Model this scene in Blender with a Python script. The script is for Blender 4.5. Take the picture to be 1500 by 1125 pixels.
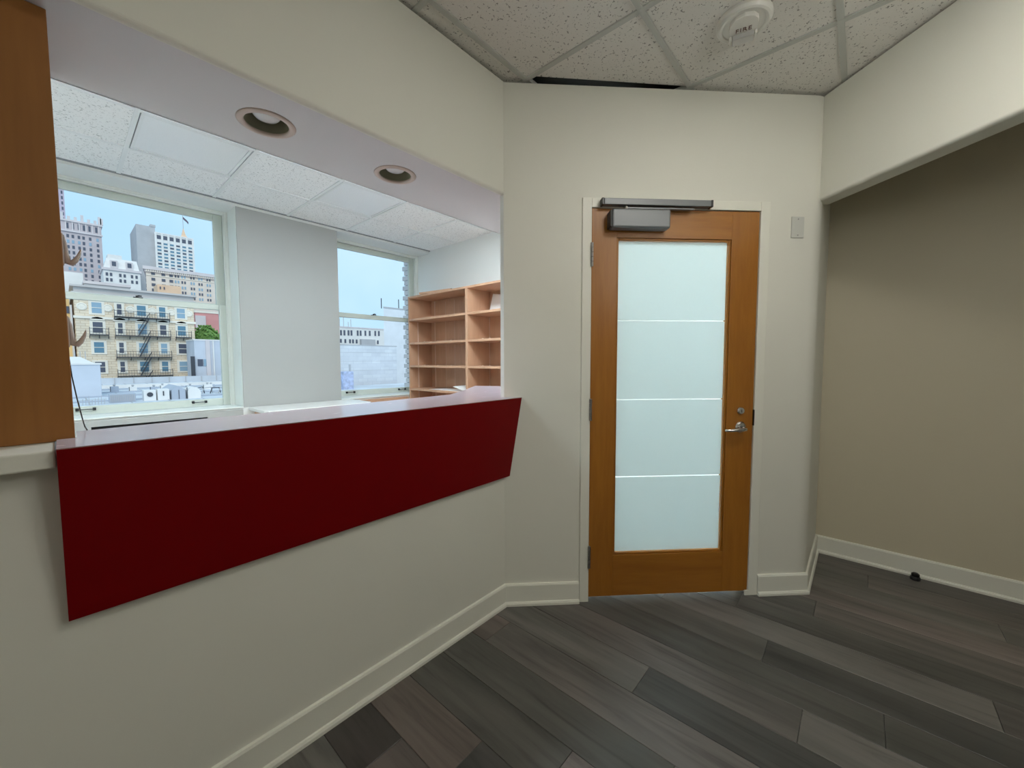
import bpy, bmesh, math, random
from mathutils import Vector, Matrix
random.seed(7)
for o in list(bpy.data.objects): bpy.data.objects.remove(o, do_unlink=True)
scene = bpy.context.scene
COL = scene.collection
PI = math.pi
# ------------------------------------------------------------------ camera
cam_d = bpy.data.cameras.new('camera'); cam = bpy.data.objects.new('camera', cam_d); COL.objects.link(cam)
cam_d.sensor_fit = 'HORIZONTAL'; cam_d.sensor_width = 36.0
cam_d.lens = 36.0 * 580.94 / 1500.0
cam_d.clip_start = 0.02; cam_d.clip_end = 2000
a = math.radians(41.384); pt = math.radians(3.44); rl = math.radians(-0.114)
fw = Vector((math.cos(a), math.sin(a), 0)); rt = Vector((math.sin(a), -math.cos(a), 0)); up = Vector((0, 0, 1))
F = fw * math.cos(pt) - up * math.sin(pt); U = up * math.cos(pt) + fw * math.sin(pt)
R_ = rt * math.cos(rl) + U * math.sin(rl); U2 = U * math.cos(rl) - rt * math.sin(rl)
M = Matrix(((R_.x, U2.x, -F.x, -1.5355), (R_.y, U2.y, -F.y, -1.4084), (R_.z, U2.z, -F.z, 1.327), (0, 0, 0, 1)))
cam.matrix_world = M
scene.camera = cam
# ------------------------------------------------------------------ world, sun, exposure
world = bpy.data.worlds.new('overcast_sky'); scene.world = world; world.use_nodes = True
wn = world.node_tree.nodes; wl = world.node_tree.links
bg = wn['Background']; bg.inputs['Strength'].default_value = 1.12
tc = wn.new('ShaderNodeTexCoord'); nz = wn.new('ShaderNodeTexNoise'); nz.inputs['Scale'].default_value = 2.2; nz.inputs['Detail'].default_value = 5
cr = wn.new('ShaderNodeValToRGB')
cr.color_ramp.elements[0].position = 0.35; cr.color_ramp.elements[0].color = (0.46, 0.72, 0.92, 1)
cr.color_ramp.elements[1].position = 0.72; cr.color_ramp.elements[1].color = (0.66, 0.86, 1.0, 1)
wl.new(tc.outputs['Generated'], nz.inputs['Vector']); wl.new(nz.outputs['Fac'], cr.inputs['Fac']); wl.new(cr.outputs['Color'], bg.inputs['Color'])
sd = bpy.data.lights.new('hazy_sun', 'SUN'); sd.energy = 1.25; sd.angle = math.radians(35); sd.color = (1.0, 0.90, 0.78)
sun = bpy.data.objects.new('hazy_sun', sd); COL.objects.link(sun)
sun.rotation_euler = Vector((0.25, 0.8, -0.62)).to_track_quat('-Z', 'Y').to_euler(); sun.location = (0, -20, 40)
vs = scene.view_settings; vs.view_transform = 'Standard'; vs.look = 'None'; vs.gamma = 1.0; vs.use_curve_mapping = False; vs.exposure = 0.0
scene.cycles.max_bounces = 10; scene.cycles.diffuse_bounces = 7; scene.cycles.glossy_bounces = 4; scene.cycles.transparent_max_bounces = 12
scene.cycles.sample_clamp_indirect = 6.0
ROOM_LAMP = 15.0      # radiance of the lit ceiling troffers in the waiting room
BACK_FILL = 68.0       # troffers added out of view to fill the reception office with light
HALL_LAMP = 92.0  # lit troffer in the corridor behind the door
GLOBE_FILL = 9.0  # fill globe added out of view at the far left
DOME_FILL = 19.0       # second fill globe, added out of view on the right

# ------------------------------------------------------------------ helpers
MATS = {}
def mat(name, col, rough=0.6, metal=0.0, spec=0.5, coat=0.0):
    if name in MATS: return MATS[name]
    m = bpy.data.materials.new(name); m.use_nodes = True
    b = m.node_tree.nodes['Principled BSDF']
    b.inputs['Base Color'].default_value = (*col, 1); b.inputs['Roughness'].default_value = rough
    b.inputs['Metallic'].default_value = metal; b.inputs['Specular IOR Level'].default_value = spec
    b.inputs['Coat Weight'].default_value = coat
    MATS[name] = m
    return m
def N(m, t, **kw):
    n = m.node_tree.nodes.new(t)
    for k, v in kw.items():
        if k in n.inputs: n.inputs[k].default_value = v
        else: setattr(n, k, v)
    return n
def L(m, o, i): m.node_tree.links.new(o, i)
def bsdf(m): return m.node_tree.nodes['Principled BSDF']
def coords(m, scale=(1, 1, 1), rnd=False):
    t = N(m, 'ShaderNodeTexCoord'); mp = N(m, 'ShaderNodeMapping'); mp.inputs['Scale'].default_value = scale
    if rnd:
        oi = N(m, 'ShaderNodeObjectInfo'); mu = N(m, 'ShaderNodeVectorMath', operation='SCALE')
        cb = N(m, 'ShaderNodeCombineXYZ')
        for k in 'XYZ': L(m, oi.outputs['Random'], cb.inputs[k])
        L(m, cb.outputs[0], mu.inputs[0]); mu.inputs['Scale'].default_value = 37.0
        ad = N(m, 'ShaderNodeVectorMath', operation='ADD'); L(m, t.outputs['Object'], ad.inputs[0]); L(m, mu.outputs[0], ad.inputs[1])
        L(m, ad.outputs[0], mp.inputs['Vector'])
    else: L(m, t.outputs['Object'], mp.inputs['Vector'])
    return mp.outputs[0]
def ramp(m, fac, stops):
    r = N(m, 'ShaderNodeValToRGB'); e = r.color_ramp.elements
    while len(e) < len(stops): e.new(0.5)
    for x, (p, c) in zip(e, stops): x.position = p; x.color = (*c, 1)
    L(m, fac, r.inputs['Fac']); return r.outputs['Color']
def bump(m, h, strength=0.2, dist=0.01):
    b = N(m, 'ShaderNodeBump'); b.inputs['Strength'].default_value = strength; b.inputs['Distance'].default_value = dist
    L(m, h, b.inputs['Height']); L(m, b.outputs[0], bsdf(m).inputs['Normal'])
def paint(name, col, rough=0.55, var=0.02):
    if name in MATS: return MATS[name]
    m = mat(name, col, rough); v = coords(m)
    n = N(m, 'ShaderNodeTexNoise', Scale=1.3, Detail=3.0); L(m, v, n.inputs['Vector'])
    L(m, ramp(m, n.outputs['Fac'], [(0.3, tuple(c * (1 - var) for c in col)), (0.7, tuple(min(1, c * (1 + var)) for c in col))]), bsdf(m).inputs['Base Color'])
    n2 = N(m, 'ShaderNodeTexNoise', Scale=180.0, Detail=2.0); L(m, v, n2.inputs['Vector']); bump(m, n2.outputs['Fac'], 0.06, 0.002)
    return m
def wood(name, c1, c2, scale, rough=0.35, coat=0.15):
    if name in MATS: return MATS[name]
    m = mat(name, c1, rough, coat=coat); v = coords(m, scale)
    n = N(m, 'ShaderNodeTexNoise', Scale=1.0, Detail=6.0, Roughness=0.6, Distortion=0.6); L(m, v, n.inputs['Vector'])
    n3 = N(m, 'ShaderNodeTexNoise', Scale=9.0, Detail=3.0); L(m, v, n3.inputs['Vector'])
    mx = N(m, 'ShaderNodeMath', operation='MULTIPLY_ADD'); L(m, n3.outputs['Fac'], mx.inputs[0]); mx.inputs[1].default_value = 0.3; L(m, n.outputs['Fac'], mx.inputs[2])
    L(m, ramp(m, mx.outputs[0], [(0.45, c2), (0.85, c1)]), bsdf(m).inputs['Base Color'])
    bump(m, mx.outputs[0], 0.04, 0.002)
    return m

def new_bm(): return bmesh.new()
def bbox(bm, lo, hi, mx=None):
    vs_ = [bm.verts.new((x, y, z)) for x in (lo[0], hi[0]) for y in (lo[1], hi[1]) for z in (lo[2], hi[2])]
    for f in ((0, 1, 3, 2), (4, 6, 7, 5), (0, 4, 5, 1), (2, 3, 7, 6), (0, 2, 6, 4), (1, 5, 7, 3)): bm.faces.new([vs_[i] for i in f])
    if mx is not None: bmesh.ops.transform(bm, matrix=mx, verts=vs_)
    return vs_
def bprism(bm, poly, z0, z1, mx=None):
    lo = [bm.verts.new((p[0], p[1], z0)) for p in poly]; hi = [bm.verts.new((p[0], p[1], z1)) for p in poly]
    n = len(poly); bm.faces.new(lo[::-1]); bm.faces.new(hi)
    for i in range(n): bm.faces.new((lo[i], lo[(i + 1) % n], hi[(i + 1) % n], hi[i]))
    if mx is not None: bmesh.ops.transform(bm, matrix=mx, verts=lo + hi)
def bloft(bm, rings, close=True, caps=True):
    vr = [[bm.verts.new(p) for p in r] for r in rings]; n = len(vr[0])
    for i in range(len(vr) - 1):
        for j in range(n if close else n - 1): bm.faces.new((vr[i][j], vr[i][(j + 1) % n], vr[i + 1][(j + 1) % n], vr[i + 1][j]))
    if caps: bm.faces.new(vr[0][::-1]); bm.faces.new(vr[-1])
def btube(bm, pts, radii, seg=10):
    pts = [Vector(p) for p in pts]; rings = []
    if not hasattr(radii, '__len__'): radii = [radii] * len(pts)
    ref = None
    for i, p in enumerate(pts):
        t = (pts[min(i + 1, len(pts) - 1)] - pts[max(i - 1, 0)]).normalized()
        if ref is None: ref = t.orthogonal().normalized()
        u = (ref - t * ref.dot(t)).normalized(); w = t.cross(u); ref = u
        rings.append([p + (u * math.cos(k * 2 * PI / seg) + w * math.sin(k * 2 * PI / seg)) * radii[i] for k in range(seg)])
    bloft(bm, rings)
def blathe(bm, prof, c, seg=32, mx=None, caps=False):
    rings = [[(r * math.cos(k * 2 * PI / seg), r * math.sin(k * 2 * PI / seg), z) for k in range(seg)] for r, z in prof]
    b2 = bmesh.new(); bloft(b2, rings, True, caps)
    mt = Matrix.Translation(Vector(c)) @ (mx if mx is not None else Matrix())
    bmesh.ops.transform(b2, matrix=mt, verts=b2.verts); me = bpy.data.meshes.new('t'); b2.to_mesh(me); b2.free(); bm.from_mesh(me); bpy.data.meshes.remove(me)
def wloc(o):
    v = Vector((0, 0, 0))
    while o is not None: v += o.location; o = o.parent
    return v
def obj(name, bm, m, parent=None, bevel=0.0, smooth=False, seg=2, origin=None, recalc=True):
    if recalc: bmesh.ops.recalc_face_normals(bm, faces=bm.faces)
    me = bpy.data.meshes.new(name)
    off = wloc(parent) if parent is not None else Vector((0, 0, 0))
    if origin is not None: off = Vector(origin)
    bmesh.ops.translate(bm, vec=-off, verts=bm.verts)
    bm.to_mesh(me); bm.free(); me.materials.append(m)
    o = bpy.data.objects.new(name, me); COL.objects.link(o)
    if parent is not None:
        o.parent = parent
        if origin is not None: o.location = Vector(origin) - wloc(parent)
    elif origin is not None: o.location = origin
    if smooth:
        for p in me.polygons: p.use_smooth = True
    if bevel > 0:
        md = o.modifiers.new('bevel', 'BEVEL'); md.width = bevel; md.segments = seg; md.limit_method = 'ANGLE'; md.angle_limit = math.radians(40); md.harden_normals = False
    return o
def boxo(name, lo, hi, m, parent=None, bevel=0.0, mx=None, **k):
    bm = new_bm(); bbox(bm, lo, hi, mx); return obj(name, bm, m, parent, bevel, **k)
def tag(o, label=None, cat=None, group=None, kind=None):
    if label: o['label'] = label
    if cat: o['category'] = cat
    if group: o['group'] = group
    if kind: o['kind'] = kind
    return o
def empty(name, loc, label=None, cat=None, group=None, kind=None):
    o = bpy.data.objects.new(name, None); COL.objects.link(o); o.location = loc; o.empty_display_size = 0.1
    return tag(o, label, cat, group, kind)
def struct(o, label=None): return tag(o, label, kind='structure')
def inst(name, me, loc, parent, m=None):
    o = bpy.data.objects.new(name, me); COL.objects.link(o)
    if parent is not None: o.parent = parent; o.location = Vector(loc) - wloc(parent)
    else: o.location = loc
    return o
def copy_tree(o, parent=None):
    c = o.copy(); COL.objects.link(c); c.parent = parent
    for ch in list(o.children): copy_tree(ch, c)
    return c
S2 = math.sqrt(0.5)
# door wall frame: u along the wall, v into the wall (away from the room), z up
DM = Matrix(((S2, S2, 0, 0), (-S2, S2, 0, 0), (0, 0, 1, 0), (0, 0, 0, 1)))
def DW(u, v=0.0, z=0.0): return DM @ Vector((u, v, z))

# ------------------------------------------------------------------ materials
m_wall = paint('cream_wall_paint', (0.742, 0.740, 0.668))
m_office = paint('white_office_paint', (0.80, 0.81, 0.79))
m_alcove = paint('warm_dim_wall_paint', (0.60, 0.55, 0.42))  # the alcove's warm, dim light is put into this wall colour
m_soffit = paint('mauve_grey_soffit_paint', (0.63, 0.62, 0.625))
m_trim = paint('white_trim_paint', (0.78, 0.78, 0.70), 0.35)
m_win = paint('window_white_paint', (0.80, 0.82, 0.78), 0.35)
m_sash = paint('sash_grey_green_paint', (0.60, 0.64, 0.585), 0.4)
m_slab = mat('plain_concrete', (0.3, 0.3, 0.3), 0.9)
m_dark = mat('dark_void', (0.015, 0.015, 0.015), 0.9)
m_black = mat('black_plastic', (0.012, 0.012, 0.013), 0.35)
m_grid = mat('ceiling_tee_metal', (0.50, 0.51, 0.475), 0.6)
m_gridw = mat('white_ceiling_tee_metal', (0.82, 0.84, 0.85), 0.45)
m_steel = mat('brushed_steel', (0.66, 0.65, 0.64), 0.18, 1.0)
m_hinge = mat('dull_steel_hinge', (0.36, 0.35, 0.34), 0.4, 1.0)
m_alu = mat('grey_closer_enamel', (0.17, 0.18, 0.19), 0.4, 0.3)
m_plate = mat('grey_plate_plastic', (0.58, 0.59, 0.55), 0.4)
m_lam = mat('white_laminate', (0.78, 0.77, 0.74), 0.25)
m_door = wood('door_maple_stain', (0.40, 0.160, 0.018), (0.29, 0.105, 0.009), (9, 9, 0.9), 0.35, 0.2)
m_door_h = wood('door_maple_stain_rail', (0.40, 0.160, 0.018), (0.29, 0.105, 0.009), (0.9, 0.9, 9), 0.35, 0.2)
m_panel = wood('honey_veneer', (0.31, 0.125, 0.022), (0.22, 0.082, 0.012), (7, 7, 0.6), 0.55, 0.0)
m_shelf = wood('beech_veneer', (0.56, 0.33, 0.21), (0.46, 0.26, 0.155), (6, 6, 0.7), 0.45, 0.05)
m_hook = mat('taupe_metal', (0.46, 0.41, 0.385), 0.3)
m_paper = mat('white_paper', (0.85, 0.84, 0.82), 0.6)

def tile_mat(name, col, pit, scale, thr):
    m = mat(name, col, 0.9, spec=0.2); v = coords(m, (1, 1, 1), True)
    w = N(m, 'ShaderNodeTexNoise', Scale=scale, Detail=1.5, Roughness=0.5, Distortion=0.8); L(m, v, w.inputs['Vector'])
    w2 = N(m, 'ShaderNodeTexNoise', Scale=scale * 0.5, Detail=1.0); L(m, v, w2.inputs['Vector'])
    ml = N(m, 'ShaderNodeMath', operation='MULTIPLY_ADD'); L(m, w2.outputs['Fac'], ml.inputs[0]); ml.inputs[1].default_value = 0.35; L(m, w.outputs['Fac'], ml.inputs[2])
    L(m, ramp(m, ml.outputs[0], [(thr - 0.02, pit), (thr + 0.03, col)]), bsdf(m).inputs['Base Color'])
    bump(m, ml.outputs[0], 0.25, 0.003)
    return m
m_tile = tile_mat('fissured_ceiling_tile', (0.74, 0.72, 0.675), (0.30, 0.29, 0.265), 110.0, 0.495)
m_tile2 = tile_mat('office_ceiling_tile', (0.90, 0.91, 0.92), (0.50, 0.51, 0.52), 105.0, 0.505)

# plank: colour comes from the object colour, grain from noise
m_plank = mat('grey_vinyl_plank', (0.1, 0.1, 0.1), 0.42, spec=0.4)
v = coords(m_plank, (22, 1.6, 1), True)
n1 = N(m_plank, 'ShaderNodeTexNoise', Scale=1.0, Detail=7.0, Roughness=0.62, Distortion=0.9); L(m_plank, v, n1.inputs['Vector'])
v2 = coords(m_plank, (6, 1.1, 1), True)
n2 = N(m_plank, 'ShaderNodeTexNoise', Scale=1.0, Detail=2.0, Distortion=0.4); L(m_plank, v2, n2.inputs['Vector'])
c1 = ramp(m_plank, n1.outputs['Fac'], [(0.25, (0.48, 0.48, 0.48)), (0.46, (0.92, 0.92, 0.92)), (0.75, (1.2, 1.2, 1.2))])
c2 = ramp(m_plank, n2.outputs['Fac'], [(0.3, (0.70, 0.71, 0.69)), (0.7, (1.28, 1.23, 1.21))])
oi = N(m_plank, 'ShaderNodeObjectInfo')
x1 = N(m_plank, 'ShaderNodeMix', data_type='RGBA', blend_type='MULTIPLY'); x1.inputs[0].default_value = 1.0; L(m_plank, oi.outputs['Color'], x1.inputs[6]); L(m_plank, c1, x1.inputs[7])
x2 = N(m_plank, 'ShaderNodeMix', data_type='RGBA', blend_type='MULTIPLY'); x2.inputs[0].default_value = 1.0; L(m_plank, x1.outputs[2], x2.inputs[6]); L(m_plank, c2, x2.inputs[7])
L(m_plank, x2.outputs[2], bsdf(m_plank).inputs['Base Color']); bump(m_plank, n1.outputs['Fac'], 0.12, 0.002)

# red laminate
m_red = mat('deep_red_laminate', (0.17, 0.0005, 0.002), 0.42, spec=0.12)
m_redtop = mat('polished_red_laminate', (0.26, 0.012, 0.03), 0.16, spec=1.0, coat=1.0)
bsdf(m_redtop).inputs['Sheen Weight'].default_value = 1.0; bsdf(m_redtop).inputs['Sheen Roughness'].default_value = 0.35; bsdf(m_redtop).inputs['Sheen Tint'].default_value = (0.84, 0.87, 1.0, 1)
bsdf(m_redtop).inputs['IOR'].default_value = 2.0; bsdf(m_redtop).inputs['Coat IOR'].default_value = 2.2; bsdf(m_redtop).inputs['Coat Roughness'].default_value = 0.16
v = coords(m_redtop, (3, 9, 3)); n1 = N(m_redtop, 'ShaderNodeTexNoise', Scale=1.6, Detail=4.0, Distortion=1.2); L(m_redtop, v, n1.inputs['Vector'])
bump(m_redtop, n1.outputs['Fac'], 0.05, 0.02)
L(m_redtop, ramp(m_redtop, n1.outputs['Fac'], [(0.35, (0.12,) * 3), (0.7, (0.30,) * 3)]), bsdf(m_redtop).inputs['Roughness'])

def glass_mat(name, tint=(0.97, 0.99, 1.0)):
    m = bpy.data.materials.new(name); m.use_nodes = True; nt = m.node_tree; nt.nodes.remove(bsdf(m))
    t = N(m, 'ShaderNodeBsdfTransparent', Color=(*tint, 1)); L(m, t.outputs[0], nt.nodes['Material Output'].inputs['Surface'])
    return m
m_glass = glass_mat('clear_window_glass')
m_film = bpy.data.materials.new('frosted_film'); m_film.use_nodes = True
b = bsdf(m_film); b.inputs['Base Color'].default_value = (0.80, 0.87, 0.86, 1); b.inputs['Roughness'].default_value = 0.5
tl = N(m_film, 'ShaderNodeBsdfTranslucent', Color=(0.80, 0.88, 0.90, 1)); mx = N(m_film, 'ShaderNodeMixShader'); mx.inputs[0].default_value = 0.5
L(m_film, b.outputs[0], mx.inputs[1]); L(m_film, tl.outputs[0], mx.inputs[2]); L(m_film, mx.outputs[0], m_film.node_tree.nodes['Material Output'].inputs['Surface'])

def emit(name, col, s):
    m = bpy.data.materials.new(name); m.use_nodes = True; b = bsdf(m)
    b.inputs['Base Color'].default_value = (0.8, 0.8, 0.8, 1); b.inputs['Emission Color'].default_value = (*col, 1); b.inputs['Emission Strength'].default_value = s
    return m

# ================================================================== STRUCTURE
ZC = 2.735          # ceiling line (underside of the tees)
ZW = 2.727          # top of interior walls
ZR = 2.95           # slab above
XL, YB = -4.6, -4.7
# roof slab, subfloor
struct(boxo('roof_slab', (XL - .2, YB - .2, ZR), (3.8, 3.26, ZR + .2), m_slab), 'concrete slab above the suspended ceilings')
floor = struct(boxo('floor', (XL - .2, YB - .2, -.25), (3.8, 3.26, -.012), m_slab), 'grey wood look plank floor of the waiting room')
# planks
PW, PL = 0.178, 1.22
bm = new_bm(); g = .0007; c = .0018
lo = [(g, g), (PW - g, g), (PW - g, PL - g), (g, PL - g)]; hi = [(g + c, g + c), (PW - g - c, g + c), (PW - g - c, PL - g - c), (g + c, PL - g - c)]
vb = [bm.verts.new((x, y, -.012)) for x, y in lo]; vm = [bm.verts.new((x, y, -.0012)) for x, y in lo]; vt = [bm.verts.new((x, y, 0)) for x, y in hi]
bm.faces.new(vt); bm.faces.new(vb[::-1])
for i in range(4):
    j = (i + 1) % 4; bm.faces.new((vb[i], vb[j], vm[j], vm[i])); bm.faces.new((vm[i], vm[j], vt[j], vt[i]))
plank_me = bpy.data.meshes.new('floor_plank'); bm.to_mesh(plank_me); bm.free(); plank_me.materials.append(m_plank)
joints = {-1: -.77, 2: -1.126, -5: -.464, -6: -.245, 8: -1.486, 0: -1.29, 1: -.30, 3: -.62, 4: -.95, 5: -.05, 6: -1.15, 7: -.75, -2: -.12, -3: -1.0, -4: -.72, 9: -1.02}
tones = [(0.128, 0.125, 0.116), (0.150, 0.139, 0.130), (0.165, 0.147, 0.139), (0.100, 0.099, 0.092), (0.140, 0.137, 0.128), (0.118, 0.111, 0.105)]
for k in range(-17, 11):
    x0 = .088 + k * PW
    j = joints.get(k, -random.random() * PL)
    y = j
    while y + PL < 0.9: y += PL
    seq = 0
    while y > -4.0:
        if y < .25 or (x0 > -.2 and y < .9):
            o = inst('floor_plank', plank_me, (x0, y, 0), floor)
            t = random.choice(tones); f = random.uniform(.9, 1.1)
            if k == -1 and abs(y + PL - j) < .01: t = (0.082, 0.083, 0.080)
            if k == 2 and abs(y + PL - j) < .01: t = (0.070, 0.071, 0.068)
            if k == -6: t = (0.07, 0.062, 0.06) if y > j - .01 else (0.12, 0.105, 0.10)
            if k == -5: t = (0.14, 0.12, 0.11) if y > j - .01 else (0.075, 0.076, 0.074)
            if k in (-2, -3) and y > -.9: t = (0.15, 0.128, 0.120)
            o.color = (t[0] * f, t[1] * f, t[2] * f, 1)
        y -= PL

# left wall: half wall, bulkhead with rounded soffit, infill
bm = new_bm(); bbox(bm, (XL, 0, 0), (.160, .2, 1.10)); struct(obj('wall_left', bm, m_wall), 'cream half wall below the red reception counter')
bm = new_bm()
prof = [(0.445, ZW), (0, ZW), (0, 2.190)] + [(0.018 - 0.018 * math.cos(t), 2.190 - 0.018 * math.sin(t)) for t in [PI / 12 * i for i in range(1, 7)]]
pf = [(XL, 1.69)]
rA = [(XL, y, z) for y, z in prof]; rB = [(1.69, y, z) for y, z in prof]
va = [bm.verts.new(p) for p in rA]; vb = [bm.verts.new(p) for p in rB]
for i in range(len(prof) - 1): bm.faces.new((va[i], vb[i], vb[i + 1], va[i + 1]))
for f in bm.faces: f.smooth = False
bul = struct(obj('wall_left_bulkhead', bm, m_wall, recalc=True), 'cream bulkhead wall above the reception opening')
# soffit underside with two round holes
CANS = [(-1.010, .220), (-.488, .222)]; CR = .078
bm = new_bm(); Z0 = 2.172
outer = [(XL, .018), (1.69, .018), (1.69, .445), (XL, .445)]
es = []
def loop(pts):
    vv = [bm.verts.new((x, y, Z0)) for x, y in pts]
    for i in range(len(vv)): es.append(bm.edges.new((vv[i], vv[(i + 1) % len(vv)])))
loop(outer)
for cx, cy in CANS: loop([(cx + CR * math.cos(t * 2 * PI / 40), cy + CR * math.sin(t * 2 * PI / 40)) for t in range(40)])
bmesh.ops.triangle_fill(bm, use_beauty=True, edges=es, normal=(0, 0, -1))
bbox(bm, (XL, .44, Z0), (1.69, .445, ZW))
struct(obj('soffit', bm, m_soffit, recalc=False), 'mauve grey soffit under the bulkhead over the counter')
struct(boxo('wall_left_infill', (XL, 0, 1.10), (-2.6, .445, 2.18), m_wall), 'cream wall left of the wooden partition')

# door wall with opening u .455-1.376, z < 2.12
uR = 1.714; ZD = 2.7235
bm = new_bm()
bprism(bm, [(0, 0), tuple(DW(.455)[:2]), tuple(DW(.455, .115)[:2]), (.1626, 0)], 0, ZD)
bbox(bm, (.455, 0, 2.120), (1.376, .115, ZD), DM)
cA = Vector(DW(uR)[:2]); pA = Vector(DW(uR - .05)[:2]); pB = cA + Vector((.05, 0))
arc = [tuple(pA * (1 - t) ** 2 + cA * 2 * t * (1 - t) + pB * t * t) for t in [i / 8 for i in range(9)]]
bprism(bm, [tuple(DW(1.376)[:2])] + arc + [(1.99, -1.212), (1.99, -1.09), (1.375, -1.09), tuple(DW(1.376, .115)[:2])], 0, ZD)
struct(obj('wall_door', bm, m_wall), 'cream wall holding the wooden door')
# header over the alcove, bull-nosed lower edge
hd = Vector((-.655, -.755)).normalized(); hn = Vector((-hd.y, hd.x))
if hn.x < 0: hn = -hn
h0 = cA + Vector((0, 0)); Lh = 4.4
bm = new_bm(); r = .016
prof = [(0, ZW), (0, 2.185 + r)] + [(r - r * math.cos(t), 2.185 + r - r * math.sin(t)) for t in [PI / 12 * i for i in range(1, 7)]] + [(.11 - r, 2.185), (.11, 2.185 + r), (.11, ZW)]
bloft(bm, [[(h0.x + hd.x * s + hn.x * d, h0.y + hd.y * s + hn.y * d, z) for d, z in prof] for s in (-.055, Lh)])
struct(obj('wall_header', bm, m_wall), 'cream header wall above the alcove on the right')
struct(boxo('wall_right', (1.872, YB, 0), (1.99, -1.205, ZW), m_alcove), 'alcove wall at the far right, warm dim light painted in')
struct(boxo('wall_back', (XL - .2, YB - .2, -.01), (3.8, YB, ZR), m_wall), 'cream wall behind the viewer')
struct(boxo('wall_far_left', (XL - .2, YB, -.01), (XL, 3.24, ZR), m_wall), 'cream wall at the far left end')
# office walls
bm = new_bm(); YW, YE = 2.86, 3.24
W1, W2 = (-1.66, -.442), (.482, 1.69)
ZS, ZH = .895, 2.712
bbox(bm, (XL, YW, -.01), (2.0, YE, ZS)); bbox(bm, (XL, YW, ZH), (2.0, YE, ZR))
bbox(bm, (XL, YW, ZS), (W1[0], YE, ZH)); bbox(bm, (W2[1], YW, ZS), (2.0, YE, ZH))
struct(obj('wall_window', bm, m_office), 'white office wall with two sash windows')
pier = struct(boxo('wall_pier', (W1[1], YW + .0102, ZS), (W2[0], YE, ZH), m_win), 'pier between the two windows with shade painted into its face')
boxo('pier_face', (W1[1] + .004, YW, ZS), (W2[0] - .002, YW + .010, ZH), paint('shade_grey_paint', (.37, .372, .355)), pier, .003)  # face turned from the windows; its dimness is put into the grey
struct(boxo('wall_shelf', (1.69, 1.24, 0), (1.81, YW, ZR), m_office), 'white office end wall behind the bookcase')
bm = new_bm(); bprism(bm, [(.175, .012), (1.69, 1.24), (1.81, 1.24), (1.81, 1.20), (.26, -.05)], 0, ZW); struct(obj('wall_partition', bm, m_office), 'white partition between office and corridor')
bm = new_bm(); bbox(bm, (1.81, 1.20, 0), (3.7, 1.32, ZR)); bbox(bm, (3.6, -1.21, 0), (3.7, 1.2, ZR)); bbox(bm, (1.99, -1.21, 0), (3.6, -1.09, ZR)); bbox(bm, (1.99, YB, 0), (2.1, -1.21, ZR)); bbox(bm, (1.82, 1.32, 0), (2.0, 3.24, ZR)); struct(obj('wall_corridor', bm, m_office), 'white corridor walls beyond the door')

bm = new_bm(); bprism(bm, [tuple(DW(.30, .06)[:2]), tuple(DW(1.60, .06)[:2]), (3.6, -1.08), (3.6, 1.19), (1.75, 1.15)], -.0119, .0012); struct(obj('floor_corridor', bm, paint('pale_corridor_floor', (.80, .82, .84), .3)), 'pale corridor floor beyond the door')
struct(boxo('lit_edge_strip', (.002, .0006, 1.1315), (.03, .026, 2.1715), m_win), 'added white strip standing for the window-lit jamb edge at the door wall')  # jamb edge catching window light, drawn as an added white strip
# ceilings
ceil = struct(boxo('ceiling', (XL, YB, ZR - .02), (3.6, .5, ZR), m_dark), 'suspended ceiling of speckled tiles in the waiting room')
ceil2 = struct(boxo('ceiling_office', (XL, .53, ZR - .02), (1.69, YW, ZR), m_dark), 'suspended white tile ceiling in the office')
def tile_mesh(name, sx, sy, m):
    bm = new_bm(); bbox(bm, (.003, .003, 0), (sx - .003, sy - .003, .016)); bmesh.ops.recalc_face_normals(bm, faces=bm.faces)
    me = bpy.data.meshes.new(name); bm.to_mesh(me); bm.free(); me.materials.append(m); return me
TX, TY = .6045, .603
tme = tile_mesh('ceiling_tile', TX, TY, m_tile)
NX = [.080 + TX * k for k in range(-8, 7)]; NY = [.521 - TY * k for k in range(0, 10)]
LAMPS1 = {(7, 3)}           # (column, row) cells that hold lit troffers
HALLL = {(10, 1)}
for i in range(len(NX) - 1):
    for j in range(len(NY) - 1):
        if (i, j) in LAMPS1 or (i, j) in HALLL: continue
        if NX[i] > 3.2 or (NX[i] > 1.9 and NY[j + 1] < -1.3): continue
        if (i, j) == (8, 1):      # cut tile along the door wall, slipped back from it
            bm = new_bm(); bprism(bm, [(NX[i] + .003, NY[j + 1] + .003), (NX[i] + TX - .002, NY[j + 1] + .003), (NX[i] + .003, NY[j + 1] + TY - .036)], ZC + .007, ZC + .023); obj('ceiling_tile', bm, m_tile, ceil, origin=(NX[i], NY[j + 1], ZC + .007)); continue
        inst('ceiling_tile', tme, (NX[i], NY[j + 1], ZC + .007), ceil)
for x in NX: boxo('ceiling_tee', (x - .012, YB, ZC), (x + .012, .50, ZC + .02), m_grid, ceil)
for y in NY: boxo('ceiling_tee', (XL, y - .012, ZC + .0006), (3.6, y + .012, ZC + .0206), m_grid, ceil)
BX = [-.010 + .5875 * k for k in range(-7, 4)]; BY = [2.900, 2.305, 1.710, 1.115, .520]
tme2 = tile_mesh('ceiling_tile', .5875, .595, m_tile2)
PANELS = {(5, 1), (7, 1)}; FILLS2 = {(3, 3), (7, 3)}
for i in range(len(BX) - 1):
    for j in range(4):
        if (i, j) in PANELS or (i, j) in FILLS2: continue
        inst('ceiling_tile', tme2, (BX[i], BY[j + 1], ZC + .007), ceil2)
for x in BX: boxo('ceiling_tee', (x - .012, .52, ZC), (x + .012, YW, ZC + .02), m_gridw, ceil2)
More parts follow.
